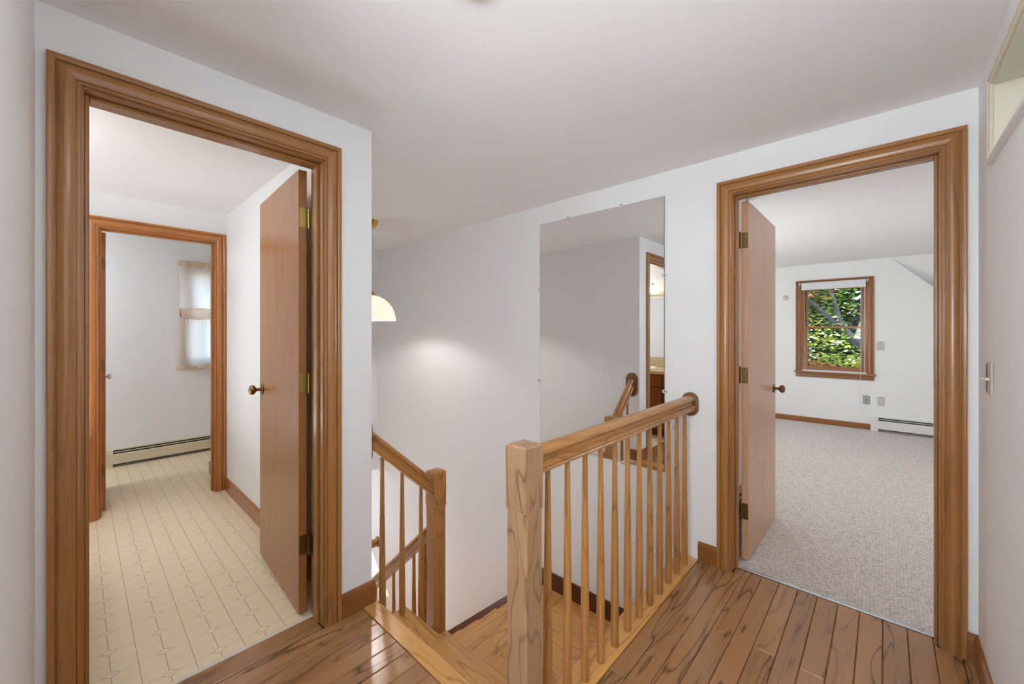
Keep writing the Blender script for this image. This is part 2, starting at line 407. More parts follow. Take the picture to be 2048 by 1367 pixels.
# ------------------------------------------------------------------ floors
fl = thing('floor', (-.4, .9, 0), 'stained oak strip floor of the hall', kind='structure')
obj('subfloor', MB().box(-1.925, XR, -.085, .900, -.06, -.019).box(-.875, XR, .901, 2.46, -.06, -.019).box(-.78, XR, -1.7, -.086, -.06, -.019), 'dark', fl)
P0, PW = .151, .0783
def plank(x0, x1, y0, y1):
    if x1-x0 < .004 or y1-y0 < .01: return
    g = .0008
    obj('plank', MB().box(x0+g, x1-g, y0+g, y1-g, -.018, 0, 'y', .003), 'plank', fl)
def cuts(y0, y1, k):
    js = [1.884-.996*i for i in range(5)] if k % 2 == 0 else [1.386-.996*i for i in range(4)]
    ys = [y0]+sorted(j for j in js if y0+.02 < j < y1-.02)+[y1]
    return list(zip(ys[:-1], ys[1:]))
for k in range(-2, 25):
    x1 = P0-PW*k; x0 = x1-PW
    a, b = max(x0, XA), min(x1, XR)
    if b <= a: continue
    if b > -.775:                       # runs to the bedroom door
        aa = max(a, -.775)
        ylow = -1.7
        inside = aa >= -.598 and b <= .164
        for (y0, y1) in cuts(ylow, 2.455 if inside else YB, k): plank(aa, b, y0, y1)
        ta, tb = max(aa, -.598), min(b, .164)
        if tb > ta and not inside: plank(ta, tb, YB-.0015, 2.455)
        if a < -.775:
            for (y0, y1) in cuts(-.085, .905, k): plank(a, -.775, y0, y1)
    else:
        for (y0, y1) in cuts(-.085, .905, k): plank(a, b, y0, y1)
# nosing boards around the stair opening
rnd = lambda axis, val: (lambda e: all(abs(getattr(v.co, axis)-val) < 1e-5 for v in e.verts) and abs(e.verts[0].co.z-e.verts[1].co.z) < 1e-5)
obj('nosing_board', MB().box(XA+.002, -.776, .906, .984, -.028, .002, 'x', .011, 3, rnd('y', .984)), 'oak', fl)
obj('nosing_board', MB().box(-.887, -.776, .985, YB-.001, -.028, .002, 'y', .010, 3, rnd('x', -.887)), 'oak', fl)
obj('sill_board', MB().box(-1.905, XA-.001, .014, .725, -.02, .003, 'y', .003), 'plank', fl)
obj('reducer_strip', MB().box(-1.926, -1.9055, -.0, .74, -.01, .004, 'y', .003), 'cream', fl)
obj('threshold_strip', MB().box(-.597, .163, 2.4555, 2.476, -.005, .006, 'x', .003), 'steel', fl, label='aluminium carpet edging strip')
for i in range(9):
    obj('nail', MB().lathe([(.0022, 0), (.0022, .0012), (0, .0016)], (-.56+.085*i, 2.467, .006), n=6), 'screw', fl)
struct('floor_bathroom', MB().box(-5.45, -1.927, -1.3, .828, -.1, 0).box(-5.45, -4.53, .828, YB, -.1, 0), 'vinyl', label='cream sheet vinyl with a diamond pattern')
struct('floor_slab', MB().box(-5.60, -4.53, -1.4, YB, -.32, -.1).box(-4.53, -1.927, -1.4, .828, -.32, -.1), 'wall', label='floor structure edge over the lower flight')
struct('floor_bedroom', MB().box(-2.3, 1.4, YB2-.045, 8.7, -.05, .004), 'carpet', label='light grey looped bedroom carpet')
struct('floor_lower', MB().box(-6.5, -.875, YS, YB, LOW-.05, LOW), 'oak', label='lower storey floor at the foot of the stairs')

# ------------------------------------------------------------------ trim helpers
CASING = [(0, 0), (0, .0095), (.003, .0115), (.0085, .0115), (.0092, .0075), (.0112, .0075), (.0120, .0115), (.018, .0150), (.026, .0175), (.034, .019), (.042, .0182), (.048, .0155), (.0500, .0140), (.0507, .0095), (.0530, .0095), (.0540, .0160), (.060, .0190), (.067, .0195), (.070, .0185), (.070, 0)]
BASEP = [(0, 0), (.014, 0), (.014, .085), (.0125, .089), (.0125, .0925), (.0105, .096), (.006, .101), (.005, .105), (0, .105)]
def baseboard(name, p0, p1, nrm, mat='base', h=1.0, m0=0, m1=0, label=None, parent=None):
    gr = 'x' if abs(p1[0]-p0[0]) > abs(p1[1]-p0[1]) else 'y'
    o = obj(name, MB().sweep([(u, v*h) for u, v in BASEP], p0, p1, nrm, (0, 0, 1), m0, m1, gr), mat, parent)
    if not parent: o['kind'] = 'structure'
    if label: o['label'] = label
    return o
def casing(parent, axis, face, sgn, a0, a1, top, mat, w=1.0, reveal=.006, z0=0.0, both=True, name='casing'):
    # axis: horizontal wall direction 'x' or 'y'; face: wall plane; sgn: side the casing stands on
    prof = [(u*w, v) for u, v in CASING]
    if axis == 'y': P = lambda a, z: (face, a, z); nd = (sgn, 0, 0); A = (0, 1, 0)
    else: P = lambda a, z: (a, face, z); nd = (0, sgn, 0); A = (1, 0, 0)
    nA = tuple(-c for c in A); tz = top+reveal
    obj(name, MB().sweep(prof, P(a0-reveal, z0), P(a0-reveal, tz), nA, nd, 0, 1, 'z', True), mat, parent)
    obj(name, MB().sweep(prof, P(a1+reveal, z0), P(a1+reveal, tz), A, nd, 0, 1, 'z', True), mat, parent)
    # head: profile u goes upward
    p0, p1 = P(a0-reveal, tz), P(a1+reveal, tz)
    obj(name, MB().sweep(prof, p0, p1, (0, 0, 1), nd, -1, 1, axis, True), mat, parent)
def jamb(parent, axis, f0, f1, a0, a1, top, mat, s0, s1, t=.018):
    # f0..f1 wall thickness range, a0..a1 clear opening, stop between s0..s1
    def bx(m, fa, fb, aa, ab, z0, z1, g, bev=.001):
        if axis == 'y': m.box(fa, fb, aa, ab, z0, z1, g, bev)
        else: m.box(aa, ab, fa, fb, z0, z1, 'x' if g == 'y' else g, bev)
        return m
    for lo, hi in ((a0-t+.0008, a0), (a1, a1+t-.0008)): obj('jamb', bx(MB(), f0, f1, lo, hi, 0.002, top, 'z'), mat, parent)
    obj('head_jamb', bx(MB(), f0, f1, a0-t+.0008, a1+t-.0008, top+.0003, top+t-.0008, 'y'), mat, parent)
    st = .011
    for lo, hi in ((a0+.0002, a0+st), (a1-st, a1-.0002)): obj('door_stop', bx(MB(), s0, s1, lo, hi, .003, top-.0002, 'z', .002), mat, parent)
    obj('door_stop', bx(MB(), s0, s1, a0+st+.0002, a1-st-.0002, top-st, top-.0002, 'y', .002), mat, parent)
KNOB = [(.0, 0), (.030, 0), (.031, .003), (.028, .006), (.013, .008), (.009, .013), (.009, .026), (.013, .032), (.022, .037), (.0265, .044), (.027, .052), (.023, .060), (.013, .065), (0, .066)]

# ------------------------------------------------------------------ door 1: hall to bathroom
d1 = thing('door_1', (XA, .37, 0), 'open flush wooden door to the bathroom with brass hinges and knob', kind='structure')
casing(d1, 'y', XA, 1, .013, .726, 2.035, 'trim')
jamb(d1, 'y', XA2, XA, .013, .726, 2.035, 'trim', -1.875, -1.838)
casing(d1, 'y', XA2, -1, .013, .726, 2.035, 'trim_red')
# leaf built along -x from its hinge edge, then turned a little past square
HX, HY = -1.945, .714
ang = math.radians(-3.0)
def leafmb(mb): return mb.rot((HX, HY, 0), ang)
lf = obj('door_leaf', leafmb(MB().box(HX-.708, HX, HY-.035, HY, .012, 2.028, 'z', .0015)), 'door', d1)
obj('knob', leafmb(MB().lathe([(r, -h) for r, h in KNOB], (HX-.655, HY-.035, .965), 'y', 20)), 'oldbrass', lf, label='antique brass round door knob')
obj('latch_plate', leafmb(MB().box(HX-.7095, HX-.708, HY-.028, HY-.008, .935, .995, 'z', .0005)), 'oldbrass', lf)
def hinge_on(parent, c, mat, leafmb=None, flip=1, axis='x'):
    # c: point on the hinge edge of the leaf; plate lies on that edge, knuckle to one side
    mb = MB(); x, y, z = c
    if axis == 'x':
        mb.box(x, x+.0018, y-.033, y-.002, z-.0445, z+.0445, 'z', .0006)
        for k in range(5): mb.lathe([(.0058, 0), (.0058, .0165)], (x+.004, y+.006*flip, z-.0445+.0178*k), n=10)
        mb.lathe([(.004, 0), (.0065, .003), (0, .007)], (x+.004, y+.006*flip, z+.0445), n=10)
    else:
        mb.box(x+.002, x+.033, y-.0018, y, z-.0445, z+.0445, 'z', .0006)
        for k in range(5): mb.lathe([(.0058, 0), (.0058, .0165)], (x-.006, y-.004, z-.0445+.0178*k), n=10)
        mb.lathe([(.004, 0), (.0065, .003), (0, .007)], (x-.006, y-.004, z+.0445), n=10)
        mb.box(x-.0125, x-.0095, y-.04, y-.006, z-.0445, z+.0445, 'z', .0006)
    if leafmb: leafmb(mb)
    h = obj('hinge', mb, mat, parent)
    return h
def screws(parent, pts, ax, lm=None):
    for (x, y, z) in pts:
        mb = MB().lathe([(.0036, 0), (.003, .0012), (0, .0012)] if ax != 'y-' else [(.0036, 0), (.003, -.0012), (0, -.0012)], (x, y, z), 'x' if ax == 'x' else 'y', 8)
        if lm: lm(mb)
        obj('screw', mb, 'screw', parent)
for z, mt in ((1.811, 'hinge'), (1.055, 'hinge'), (.322, 'oldbrass')):
    hinge_on(lf, (HX, HY, z), mt, leafmb)
    # jamb side leaf plate
    obj('hinge_plate', MB().box(XA2-.0005, XA2+.034, .7242, .726, z-.0445, z+.0445, 'z', .0004), mt, d1)
# ------------------------------------------------------------------ door 2: hall to bedroom
d2 = thing('door_2', (-.22, YB, 0), 'open flush wooden bedroom door swung into the carpeted room', kind='structure')
casing(d2, 'x', YB, -1, -.598, .164, 2.030, 'trim')
jamb(d2, 'x', YB, YB2, -.598, .164, 2.030, 'trim', 2.436, 2.474)
casing(d2, 'x', YB2, 1, -.598, .164, 2.030, 'trim')
lf2 = obj('door_leaf', MB().box(-.592, -.557, 2.546, 3.301, .014, 2.024, 'z', .0015), 'door_sheen', d2, label='birch veneer door leaf with reflected sheen in its colour')
obj('knob', MB().lathe(KNOB, (-.557, 3.245, .905), 'x', 20), 'oldbrass', lf2, label='antique brass round door knob')
obj('knob', MB().lathe([(r, -h) for r, h in KNOB], (-.592, 3.245, .905), 'x', 20), 'oldbrass', lf2)
for z in (1.806, 1.047, .284):
    hinge_on(lf2, (-.592, 2.546, z), 'oldbrass', None, 1, 'y')
    screws(lf2, [(-.578, 2.5442, z+.033), (-.567, 2.5442, z), (-.578, 2.5442, z-.033)], 'y-')
obj('closer_pin', MB().lathe([(.003, 0), (.003, .03)], (-.565, 2.552, 2.024), n=8), 'steel', lf2)
# ------------------------------------------------------------------ door 3: inner bathroom doorway
d3 = thing('door_3', (-3.97, .42, 0), 'inner bathroom doorway in reddish stained fir with door folded back', kind='structure')
casing(d3, 'y', -3.97, 1, .100, .745, 2.010, 'trim_red')
for o in list(d3.children): pass
jamb(d3, 'y', -4.08, -3.97, .100, .745, 2.010, 'trim_red', -4.035, -4.0)
lf3 = obj('door_leaf', MB().box(-4.74, -4.098, .100, .135, .012, 2.003, 'z', .0015), 'trim_red', d3)
for z in (1.78, 1.05, .30): obj('hinge', MB().box(-4.098, -4.0962, .103, .132, z-.044, z+.044, 'z', .0005), 'oldbrass', lf3)
obj('knob', MB().lathe([(r*.8, h*.8) for r, h in KNOB], (-4.62, .135, .93), 'y', 16), 'porcelain', lf3, label='white door knob')

# ------------------------------------------------------------------ baseboards
baseboard('baseboard_left', (XA, .803, 0), (XA, YS+.014, 0), (1, 0, 0), label='stained baseboard between bathroom door and stairs')
baseboard('baseboard_stair_corner', (XA, YS, 0), (-1.90, YS, 0), (0, 1, 0), label='baseboard turning the corner into the stairwell')
baseboard('baseboard_back', (-.7745, YB, 0), (-.675, YB, 0), (0, -1, 0), label='short baseboard between railing and bedroom door')
baseboard('baseboard_back_right', (.241, YB, 0), (XR, YB, 0), (0, -1, 0), label='stub of baseboard in the right corner')
baseboard('baseboard_right', (XR, YB-.0, 0), (XR, -1.7, 0), (-1, 0, 0), label='stained baseboard along the right wall')
baseboard('baseboard_bathroom', (-1.93-.09, .828, 0), (-3.949, .828, 0), (0, -1, 0), label='stained baseboard right of the vinyl floor')
baseboard('baseboard_bathroom_far', (-4.085, .828, 0), (-4.53, .828, 0), (0, -1, 0), label='baseboard on the far bathroom corner')
baseboard('baseboard_bathroom_corner', (-4.53, .814, 0), (-4.53, YB, 0), (-1, 0, 0), label='baseboard past the far bathroom corner')
baseboard('baseboard_bedroom', (-2.3, yF, .004), (-.135, yF, .004), (0, -1, 0), h=.72, label='low stained baseboard under the bedroom window')

# ------------------------------------------------------------------ staircase
st = thing('staircase', (-1.4, 1.9, LOW), 'light oak staircase turning left at a landing below the hall', kind='structure')
nb = lambda ax, v: (.010, 3, rnd(ax, v))
def tread(x0, x1, y0, y1, z, ax, v, grain):
    return MB().box(x0, x1, y0, y1, z-.028, z, grain, .010, 3, rnd(ax, v))
obj('riser', MB().box(-1.90, -.876, .956, .968, -RZ, -.0285, 'x'), 'oak', st)
obj('tread', tread(-1.920, -.876, .969, 1.220, -RZ, 'y', 1.220, 'x'), 'oak', st)
obj('riser', MB().box(-1.90, -.876, 1.188, 1.198, -2*RZ, -RZ-.0285, 'x'), 'oak', st)
m = tread(-1.838, -.876, 1.199, 1.433, -2*RZ, 'y', 1.433, 'x'); m.box(-1.920, -1.838, 1.199, 1.347, -2*RZ-.028, -2*RZ, 'x')
obj('tread', m, 'oak', st)
obj('riser', MB().box(-1.838, -.876, 1.400, 1.411, LZ, -2*RZ-.0285, 'x'), 'oak', st)
# landing boards
obj('landing_board', MB().box(-1.940, -1.664, 1.433, YB-.013, LZ-.028, LZ, 'y', .010, 3, rnd('x', -1.940)), 'oak', st)
ly = [1.412, 1.60, 1.805, 2.03, 2.21, YB-.013]
for a, b in zip(ly[:-1], ly[1:]): obj('landing_board', MB().box(-1.6632, -.876, a+.0004, b-.0004, LZ-.028, LZ, 'x', .0012), 'oak', st)
RUN = .231
for j in range(1, 7):
    z = LZ-RZ*j; xb = -1.94-RUN*(j-1)
    obj('riser', MB().box(xb+.012, xb+.022, 1.36, YB-.013, z, z+RZ-.0285, 'y'), 'oak', st)
    obj('tread', tread(xb-RUN, xb+.0115, 1.352, YB-.013, z, 'x', xb-RUN, 'y'), 'oak', st)
xb = -1.94-RUN*6
obj('riser', MB().box(xb+.012, xb+.022, 1.36, YB-.013, LOW, LZ-RZ*6-.0285, 'y'), 'oak', st)
# skirt boards
obj('skirt_board', MB().box(-1.95, -.876, YB-.013, YB-.0005, LZ-.03, LZ+.122, 'x', .0015), 'skirt', st, label='dark stained skirt board')
def skz(x): return -.572+(x+1.94)*.885
obj('skirt_board', MB().prism([(-1.9505, skz(-1.9505)+.0), (-1.9505, LZ-.3), (-3.5, skz(-3.5)-.42), (-3.5, skz(-3.5))], 'y', YB-.0125, YB-.0005, Vector((.75, 0, .66))), 'skirt', st, label='dark stained sloping skirt board')
obj('skirt_board', MB().box(-.889, -.8765, 1.434, YB-.0135, LZ, LZ+.12, 'y', .001), 'skirt', st)
# open stringers
def ssz(y): return -.01-(y-.984)*(RZ/.2245)
obj('stringer', MB().prism([(.972, -.235), (1.187, -.235), (1.187, -.44), (1.345, -.44), (1.345, -.9), (.972, -.50)], 'x', -1.9195, -1.901, 'y'), 'oak', st)
pts = []
for j in range(1, 7):
    z = LZ-RZ*j-.029; xb = -1.94-RUN*(j-1); pts += [(xb+.008, z), (xb-RUN+.013, z)]
pts = [(-1.934, pts[0][1])]+pts[1:]+[(pts[-1][0], LOW), (pts[-1][0]+.2, LOW), (-1.934, LZ-.62)]
obj('stringer', MB().prism(pts, 'y', 1.353, 1.359, 'x'), 'oak', st)

# ------------------------------------------------------------------ railings
HR = [(-.0, .080), (.012, .0790), (.021, .0745), (.0270, .067), (.0290, .058), (.0280, .0555), (.0215, .0545), (.0150, .048), (.0120, .040), (.0135, .033), (.0190, .0285), (.0250, .0275), (.0290, .0265), (.0305, .0200), (.0300, .0160), (.0265, .0135), (.0265, .0095), (.0285, .0065), (.0285, .0)]
HR = HR+[(-u, v) for u, v in HR[::-1][:-1]]
def handrail(parent, p0, p1, mat='rail', kz=1.0, label=None):
    d = Vector(p1)-Vector(p0); h = Vector((d.x, d.y, 0)).normalized(); sd = Vector((-h.y, h.x, 0))
    return obj('handrail', MB().sweep([(u, v*kz) for u, v in HR], p0, p1, sd, (0, 0, 1), 0, 0, d.normalized(), True), mat, parent, label=label)
def bal_mb(x, y, z0, z1):
    L = z1-z0
    pr = [(.0150, 0), (.0158, .01), (.0160, .14*L), (.0163, .22*L), (.0155, .35*L), (.0135, .55*L), (.0112, .78*L), (.0095, .95*L), (.0093, L)]
    return MB().lathe(pr, (x, y, z0), n=14)
def newel(parent, x, y, z0, z1, mat, w=.082, blk=.19, foot=.10, label=None):
    h = w/2; c = .0062; mb = MB()
    z_a = z1-.012
    # top block with shallow pyramid cap
    V = [(x-h, y-h, z_a-blk), (x+h, y-h, z_a-blk), (x+h, y+h, z_a-blk), (x-h, y+h, z_a-blk), (x-h, y-h, z_a), (x+h, y-h, z_a), (x+h, y+h, z_a), (x-h, y+h, z_a),
         (x-h+.007, y-h+.007, z_a+.006), (x+h-.007, y-h+.007, z_a+.006), (x+h-.007, y+h-.007, z_a+.006), (x-h+.007, y+h-.007, z_a+.006), (x, y, z1)]
    F = [[0, 3, 2, 1]]+[[i, (i+1) % 4, 4+(i+1) % 4, 4+i] for i in range(4)]+[[4+i, 4+(i+1) % 4, 8+(i+1) % 4, 8+i] for i in range(4)]+[[8+i, 8+(i+1) % 4, 12] for i in range(4)]
    mb.add(V, F, 'z')
    def octo(hh, cc, z): return [(x-hh+cc, y-hh, z), (x+hh-cc, y-hh, z), (x+hh, y-hh+cc, z), (x+hh, y+hh-cc, z), (x+hh-cc, y+hh, z), (x-hh+cc, y+hh, z), (x-hh, y+hh-cc, z), (x-hh, y-hh+cc, z)]
    zs = [(z0, h, .0005), (z0+foot, h, .0005), (z0+foot+.007, h-.0004, c), (z_a-blk-.007, h-.0004, c), (z_a-blk, h-.0002, .001)]
    V = []; 
    for z, hh, cc in zs: V += octo(hh, cc, z)
    F = [[j*8+i, j*8+(i+1) % 8, (j+1)*8+(i+1) % 8, (j+1)*8+i] for j in range(len(zs)-1) for i in range(8)]+[list(range(8))[::-1]]
    mb.add(V, F, 'z')
    return obj('newel_post', mb, mat, parent, label=label)
def rosette(parent, c, nrm, rw, rh, label=None):
    # stadium shaped plate with a rounded rim, thickness along nrm
    nrm = Vector(nrm); sd = Vector((-nrm.y, nrm.x, 0)); N = 28; V = []; F = []
    def ring(k, d):
        for i in range(N):
            a = 2*math.pi*i/N; u = math.cos(a)*rw*k; v = math.sin(a)*rw*k+(1 if math.sin(a) > 0 else -1)*(rh-rw)*(1 if abs(math.sin(a)) > 1e-6 else 0)
            V.append(Vector(c)+sd*u+Vector((0, 0, v))+nrm*d)
    for k, d in ((1, .0), (1, .010), (.97, .0145), (.90, .018), (.80, .019)): ring(k, d)
    for j in range(4):
        for i in range(N): F.append([j*N+i, j*N+(i+1) % N, (j+1)*N+(i+1) % N, (j+1)*N+i])
    F += [list(range(N))[::-1], [4*N+i for i in range(N)]]
    return obj('rosette', MB().add(V, F, 'z'), 'rosette', parent, label=label)
# level guard railing beside the opening
r1 = thing('guard_railing', (-.812, 1.65, 0), 'level oak guard railing with weathered newel post beside the stair opening', 'railing')
newel(r1, -.817, .939, .0025, .952, 'newel', label='weathered greyish oak newel post')
handrail(r1, (-.815, .981, .848), (-.815, YB-.019, .848))
rosette(r1, (-.818, YB-.0002, .878), (0, -1, 0), .046, .068, 'darker oval wall rosette')
b0 = obj('baluster', bal_mb(-.815, 1.053, .0022, .8485), 'rail', r1)
for k in range(1, 12):
    b = obj('baluster', bal_mb(-.815, 1.053+.1125*k, .0022, .8485), 'rail', r1)
# descending rail from wall corner down to the lower newel
r2 = thing('short_stair_railing', (-1.88, 1.2, -.41), 'short oak stair railing descending from wall corner to a square newel', 'railing')
newel(r2, -1.880, 1.390, LZ-.25, .508, 'rail', foot=.42)
SL = RZ/.2245
zr = lambda y: .700-(y-.995)*SL
handrail(r2, (-1.880, YS+.019, zr(YS+.019)), (-1.880, 1.3485, zr(1.3485)), kz=1.25)
rosette(r2, (-1.880, YS+.0002, .758), (0, 1, 0), .064, .12, 'dark oval wall rosette')
for y, zz in ((1.055, -RZ), (1.17, -RZ), (1.288, -2*RZ)): obj('baluster', bal_mb(-1.88, y, zz+.0005, zr(y)+.008), 'rail', r2)
# lower flight railing
r3 = thing('lower_stair_railing', (-2.7, 1.39, LOW), 'darker oak railing sloping down along the lower flight', 'railing')
zl = lambda x: .062+(x+1.962)*(RZ/RUN)
handrail(r3, (-1.9215, 1.390, zl(-1.9215)), (-3.36, 1.390, zl(-3.36)), kz=1.2)
newel(r3, -3.401, 1.390, LOW+.0005, zl(-3.36)+.16, 'rail')
for j in range(0, 6):
    z = LZ-RZ*(j+1); x1 = -1.94-RUN*j
    for q in (.047, .162): obj('baluster', bal_mb(x1-q, 1.39, z+.0005, zl(x1-q)+.008), 'rail', r3)
# level rail on the lower storey
r4 = thing('lower_guard_railing', (-4.36, 1.9, LOW), 'small level railing end far below with round wall rosette', 'railing')
handrail(r4, (-4.36, 1.75, -1.20), (-4.36, YB-.019, -1.20))
rosette(r4, (-4.36, YB-.0002, -1.165), (0, -1, 0), .046, .06)
for y in (1.83, 1.94, 2.05, 2.16, 2.27): obj('baluster', bal_mb(-4.36, y, LOW+.0005, -1.199), 'rail', r4)
newel(r4, -4.36, 1.708, LOW+.0005, -1.10, 'rail')

# ------------------------------------------------------------------ wall mirror
mx0, mx1, mz0, mz1 = -1.924, -.968, .450, 2.107
wm = thing('wall_mirror', ((mx0+mx1)/2, YB, mz0), 'tall frameless wall mirror held by clear clips beside the stairs', 'mirror')
gm = obj('mirror_glass', MB().box(mx0+.001, mx1-.001, YB-.0062, YB-.0056, mz0+.001, mz1-.001), 'mirror', wm)
obj('glass_edge', MB().box(mx0, mx1, YB-.0055, YB-.0003, mz0, mz1), 'edge', wm)
for (x, z, dx, dz) in ((-1.665, mz1, 0, 1), (-1.251, mz1, 0, 1), (mx0, 1.617, -1, 0), (mx0, .924, -1, 0), (mx1, 1.629, 1, 0), (mx1, .935, 1, 0), (-1.237, mz0, 0, -1), (-1.70, mz0, 0, -1)):
    c = obj('mirror_clip', MB().box(x-.011, x+.011, YB-.0115, YB-.0065, z-.010, z+.010, 'z', .002, 2).box(x+dx*.008-.008, x+dx*.008+.008, YB-.0064, YB-.0003, z+dz*.008-.006, z+dz*.008+.006), 'clip', wm)
    obj('screw', MB().lathe([(.004, 0), (.003, -.0015), (0, -.0015)], (x+dx*.004, YB-.0115, z+dz*.004), 'y', 8), 'screw', c)
sc = obj('mirror_clip', MB().box(-.922, -.904, YB-.009, YB-.0004, .718, .738, 'z', .002, 2), 'clip', wm)

# ------------------------------------------------------------------ pendant lamp
PX, PY = -3.246, 1.711
pl = thing('pendant_lamp', (PX, PY, 1.39), 'lit pendant lamp with ribbed white glass shade and brass canopy over stairwell', 'lamp')
obj('canopy', MB().lathe([(0, 0), (.066, 0), (.067, -.006), (.060, -.022), (.050, -.045), (.036, -.062), (.018, -.072), (0, -.074)][::-1], (PX, PY, CZ-.0005), n=28), 'brass', pl, label='polished brass ceiling canopy')
for k, dy in enumerate((-.012, .016)):
    obj('cord', MB().tube([(PX, PY+dy, CZ-.07), (PX, PY+dy*1.6, 2.0), (PX, PY+dy*1.9, 1.85), (PX, PY+dy*.8, 1.66)], .0022, 6), 'steel', pl)
obj('fitter', MB().lathe([(0, .07), (.006, .07), (.008, .045), (.02, .04), (.026, .025), (.040, .012), (.042, 0), (0, 0)], (PX, PY, 1.605), n=20), 'brass', pl)
R0 = .212
out = [(.035, 1.604), (.075, 1.596), (.115, 1.575), (.150, 1.545), (.178, 1.508), (.198, 1.465), (.209, 1.420), (R0, 1.397), (R0+.003, 1.392), (R0-.003, 1.392)]
inn = [(r-.004, z-.002) for r, z in out[:-2]][::-1]
obj('glass_shade', MB().lathe([(r, z-1.39) for r, z in out+inn], (PX, PY, 1.39), n=40), 'shade', pl, label='ribbed opal glass shade, glowing')
obj('socket', MB().lathe([(0, 0), (.017, 0), (.019, .05), (.012, .07), (0, .07)], (PX, PY, 1.535), n=14), 'brass', pl)
obj('bulb', MB().lathe([(0, -.060), (.018, -.056), (.032, -.040), (.036, -.022), (.028, -.002), (.014, .016), (0, .018)], (PX, PY, 1.505), n=16), 'bulb', pl)

# ------------------------------------------------------------------ ceiling fixtures
def ceiling_light(x, y, s, label, r=.15, z=CZ, col=(243, 248, 255)):
    t = thing('ceiling_light', (x, y, z-.1), label, 'lamp')
    obj('pan', MB().lathe([(0, 0), (r+.012, 0), (r+.014, -.012), (r+.004, -.02), (0, -.02)][::-1], (x, y, z-.0005), n=32), 'white', t)
    mt = emis('lit_dome_'+str(round(s*10)), col, s)
    obj('glass_dome', MB().lathe([(0, -.10), (r*.35, -.096), (r*.65, -.083), (r*.88, -.058), (r*.98, -.032), (r, -.0205), (0, -.0205)], (x, y, z), n=32), mt, t)
    return t
ceiling_light(-.28, .62, LAMP['hall'], 'round frosted hall ceiling light, lit, above the camera')
ceiling_light(-2.75, -.30, LAMP['bath'], 'unseen round frosted ceiling light added in the bathroom')  # added out of view to brighten the bathroom
ceiling_light(-4.75, -.55, LAMP['bathfar'], 'unseen round frosted ceiling light added in the far bathroom')  # unseen, added as fill for the far bathroom
ceiling_light(-1.75, 5.2, LAMP['bed'], 'unseen round frosted ceiling light added near the left bedroom wall', .17, CZ, (255, 250, 242))  # first of two bedroom fill lights added outside the visible ceiling
ceiling_light(.95, 4.4, LAMP['bed'], 'unseen round frosted ceiling light added near the right bedroom wall', .17, CZ, (255, 250, 242))  # second added bedroom fill light, also out of view
ceiling_light(1.25, .9, LAMP['closet'], 'unseen round frosted ceiling light added in the side room')  # hidden light added to brighten the side room walls
ceiling_light(-5.4, 1.7, LAMP['low'], 'unseen round frosted ceiling light added in the lower storey', .15, -.32)  # added downstairs, unseen, to lift the stairwell light

# smoke detector at the very top of the frame
sd = thing('smoke_detector', (-.812, .715, CZ-.035), 'round off-white smoke detector cut by the top photo edge', 'detector')
obj('housing', MB().lathe([(0, -.034), (.035, -.034), (.052, -.028), (.06, -.012), (.06, 0), (0, 0)], (-.812, .715, CZ-.0005), n=28), 'ivory', sd)
obj('grille', MB().lathe([(0, -.004), (.018, -.004), (.02, 0), (0, 0)], (-.812, .715, CZ-.0346), n=16), 'plate', sd)

# ------------------------------------------------------------------ bedroom window
w1 = thing('window_1', ((bx0+bx1)/2, yF, bz0), 'double-hung wooden bedroom window looking into sunlit leaves', kind='structure')
casing_top = 1.953
CW = (.072/.070)
prof = [(u*CW, v) for u, v in CASING]
for (xx, dirx) in ((bx0, -1), (bx1, 1)):
    obj('window_casing', MB().sweep(prof, (xx, yF, .735), (xx, yF, casing_top), (dirx, 0, 0), (0, -1, 0), 0, 1, 'z', True), 'base', w1)
obj('window_casing', MB().sweep(prof, (bx0, yF, casing_top), (bx1, yF, casing_top), (0, 0, 1), (0, -1, 0), -1, 1, 'x', True), 'base', w1)
obj('stool', MB().box(bx0-.092, bx1+.092, yF-.048, yF+.05, .712, .735, 'x', .006, 2), 'base', w1)
obj('apron', MB().box(bx0-.072, bx1+.072, yF-.016, yF-.0003, .652, .7115, 'x', .003), 'base', w1)
for (a, b) in ((bx0+.0003, bx0+.018), (bx1-.018, bx1-.0003)): obj('window_jamb', MB().box(a, b, yF+.0, yF+.129, bz0, bz1-.019, 'z', .001), 'base', w1)
obj('window_jamb', MB().box(bx0+.0003, bx1-.0003, yF, yF+.129, bz1-.0185, bz1-.0005, 'x', .001), 'base', w1)
def sash(parent, xa, xb, y, z0, z1, st, bot, top, mat='base'):
    s = thing('sash', ((xa+xb)/2, y, z0), parent=parent)
    m = MB(); m.box(xa, xa+st, y, y+.03, z0, z1, 'z', .002); m.box(xb-st, xb, y, y+.03, z0, z1, 'z', .002)
    m.box(xa+st, xb-st, y+.001, y+.029, z0, z0+bot, 'x', .002); m.box(xa+st, xb-st, y+.001, y+.029, z1-top, z1, 'x', .002)
    obj('sash_frame', m, mat, s)
    obj('pane', MB().box(xa+st-.003, xb-st+.003, y+.013, y+.016, z0+bot-.003, z1-top+.003), 'glass', s)
    return s
ja, jb = bx0+.018, bx1-.018
sash(w1, ja+.001, jb-.001, yF+.035, .756, 1.372, .040, .055, .028)
sash(w1, ja+.001, jb-.001, yF+.070, 1.345, 1.935, .040, .028, .045)
for xx in (ja+.0005, jb-.009): obj('parting_strip', MB().box(xx, xx+.0085, yF+.024, yF+.034, .757, 1.936, 'z', .001), 'cream', w1)
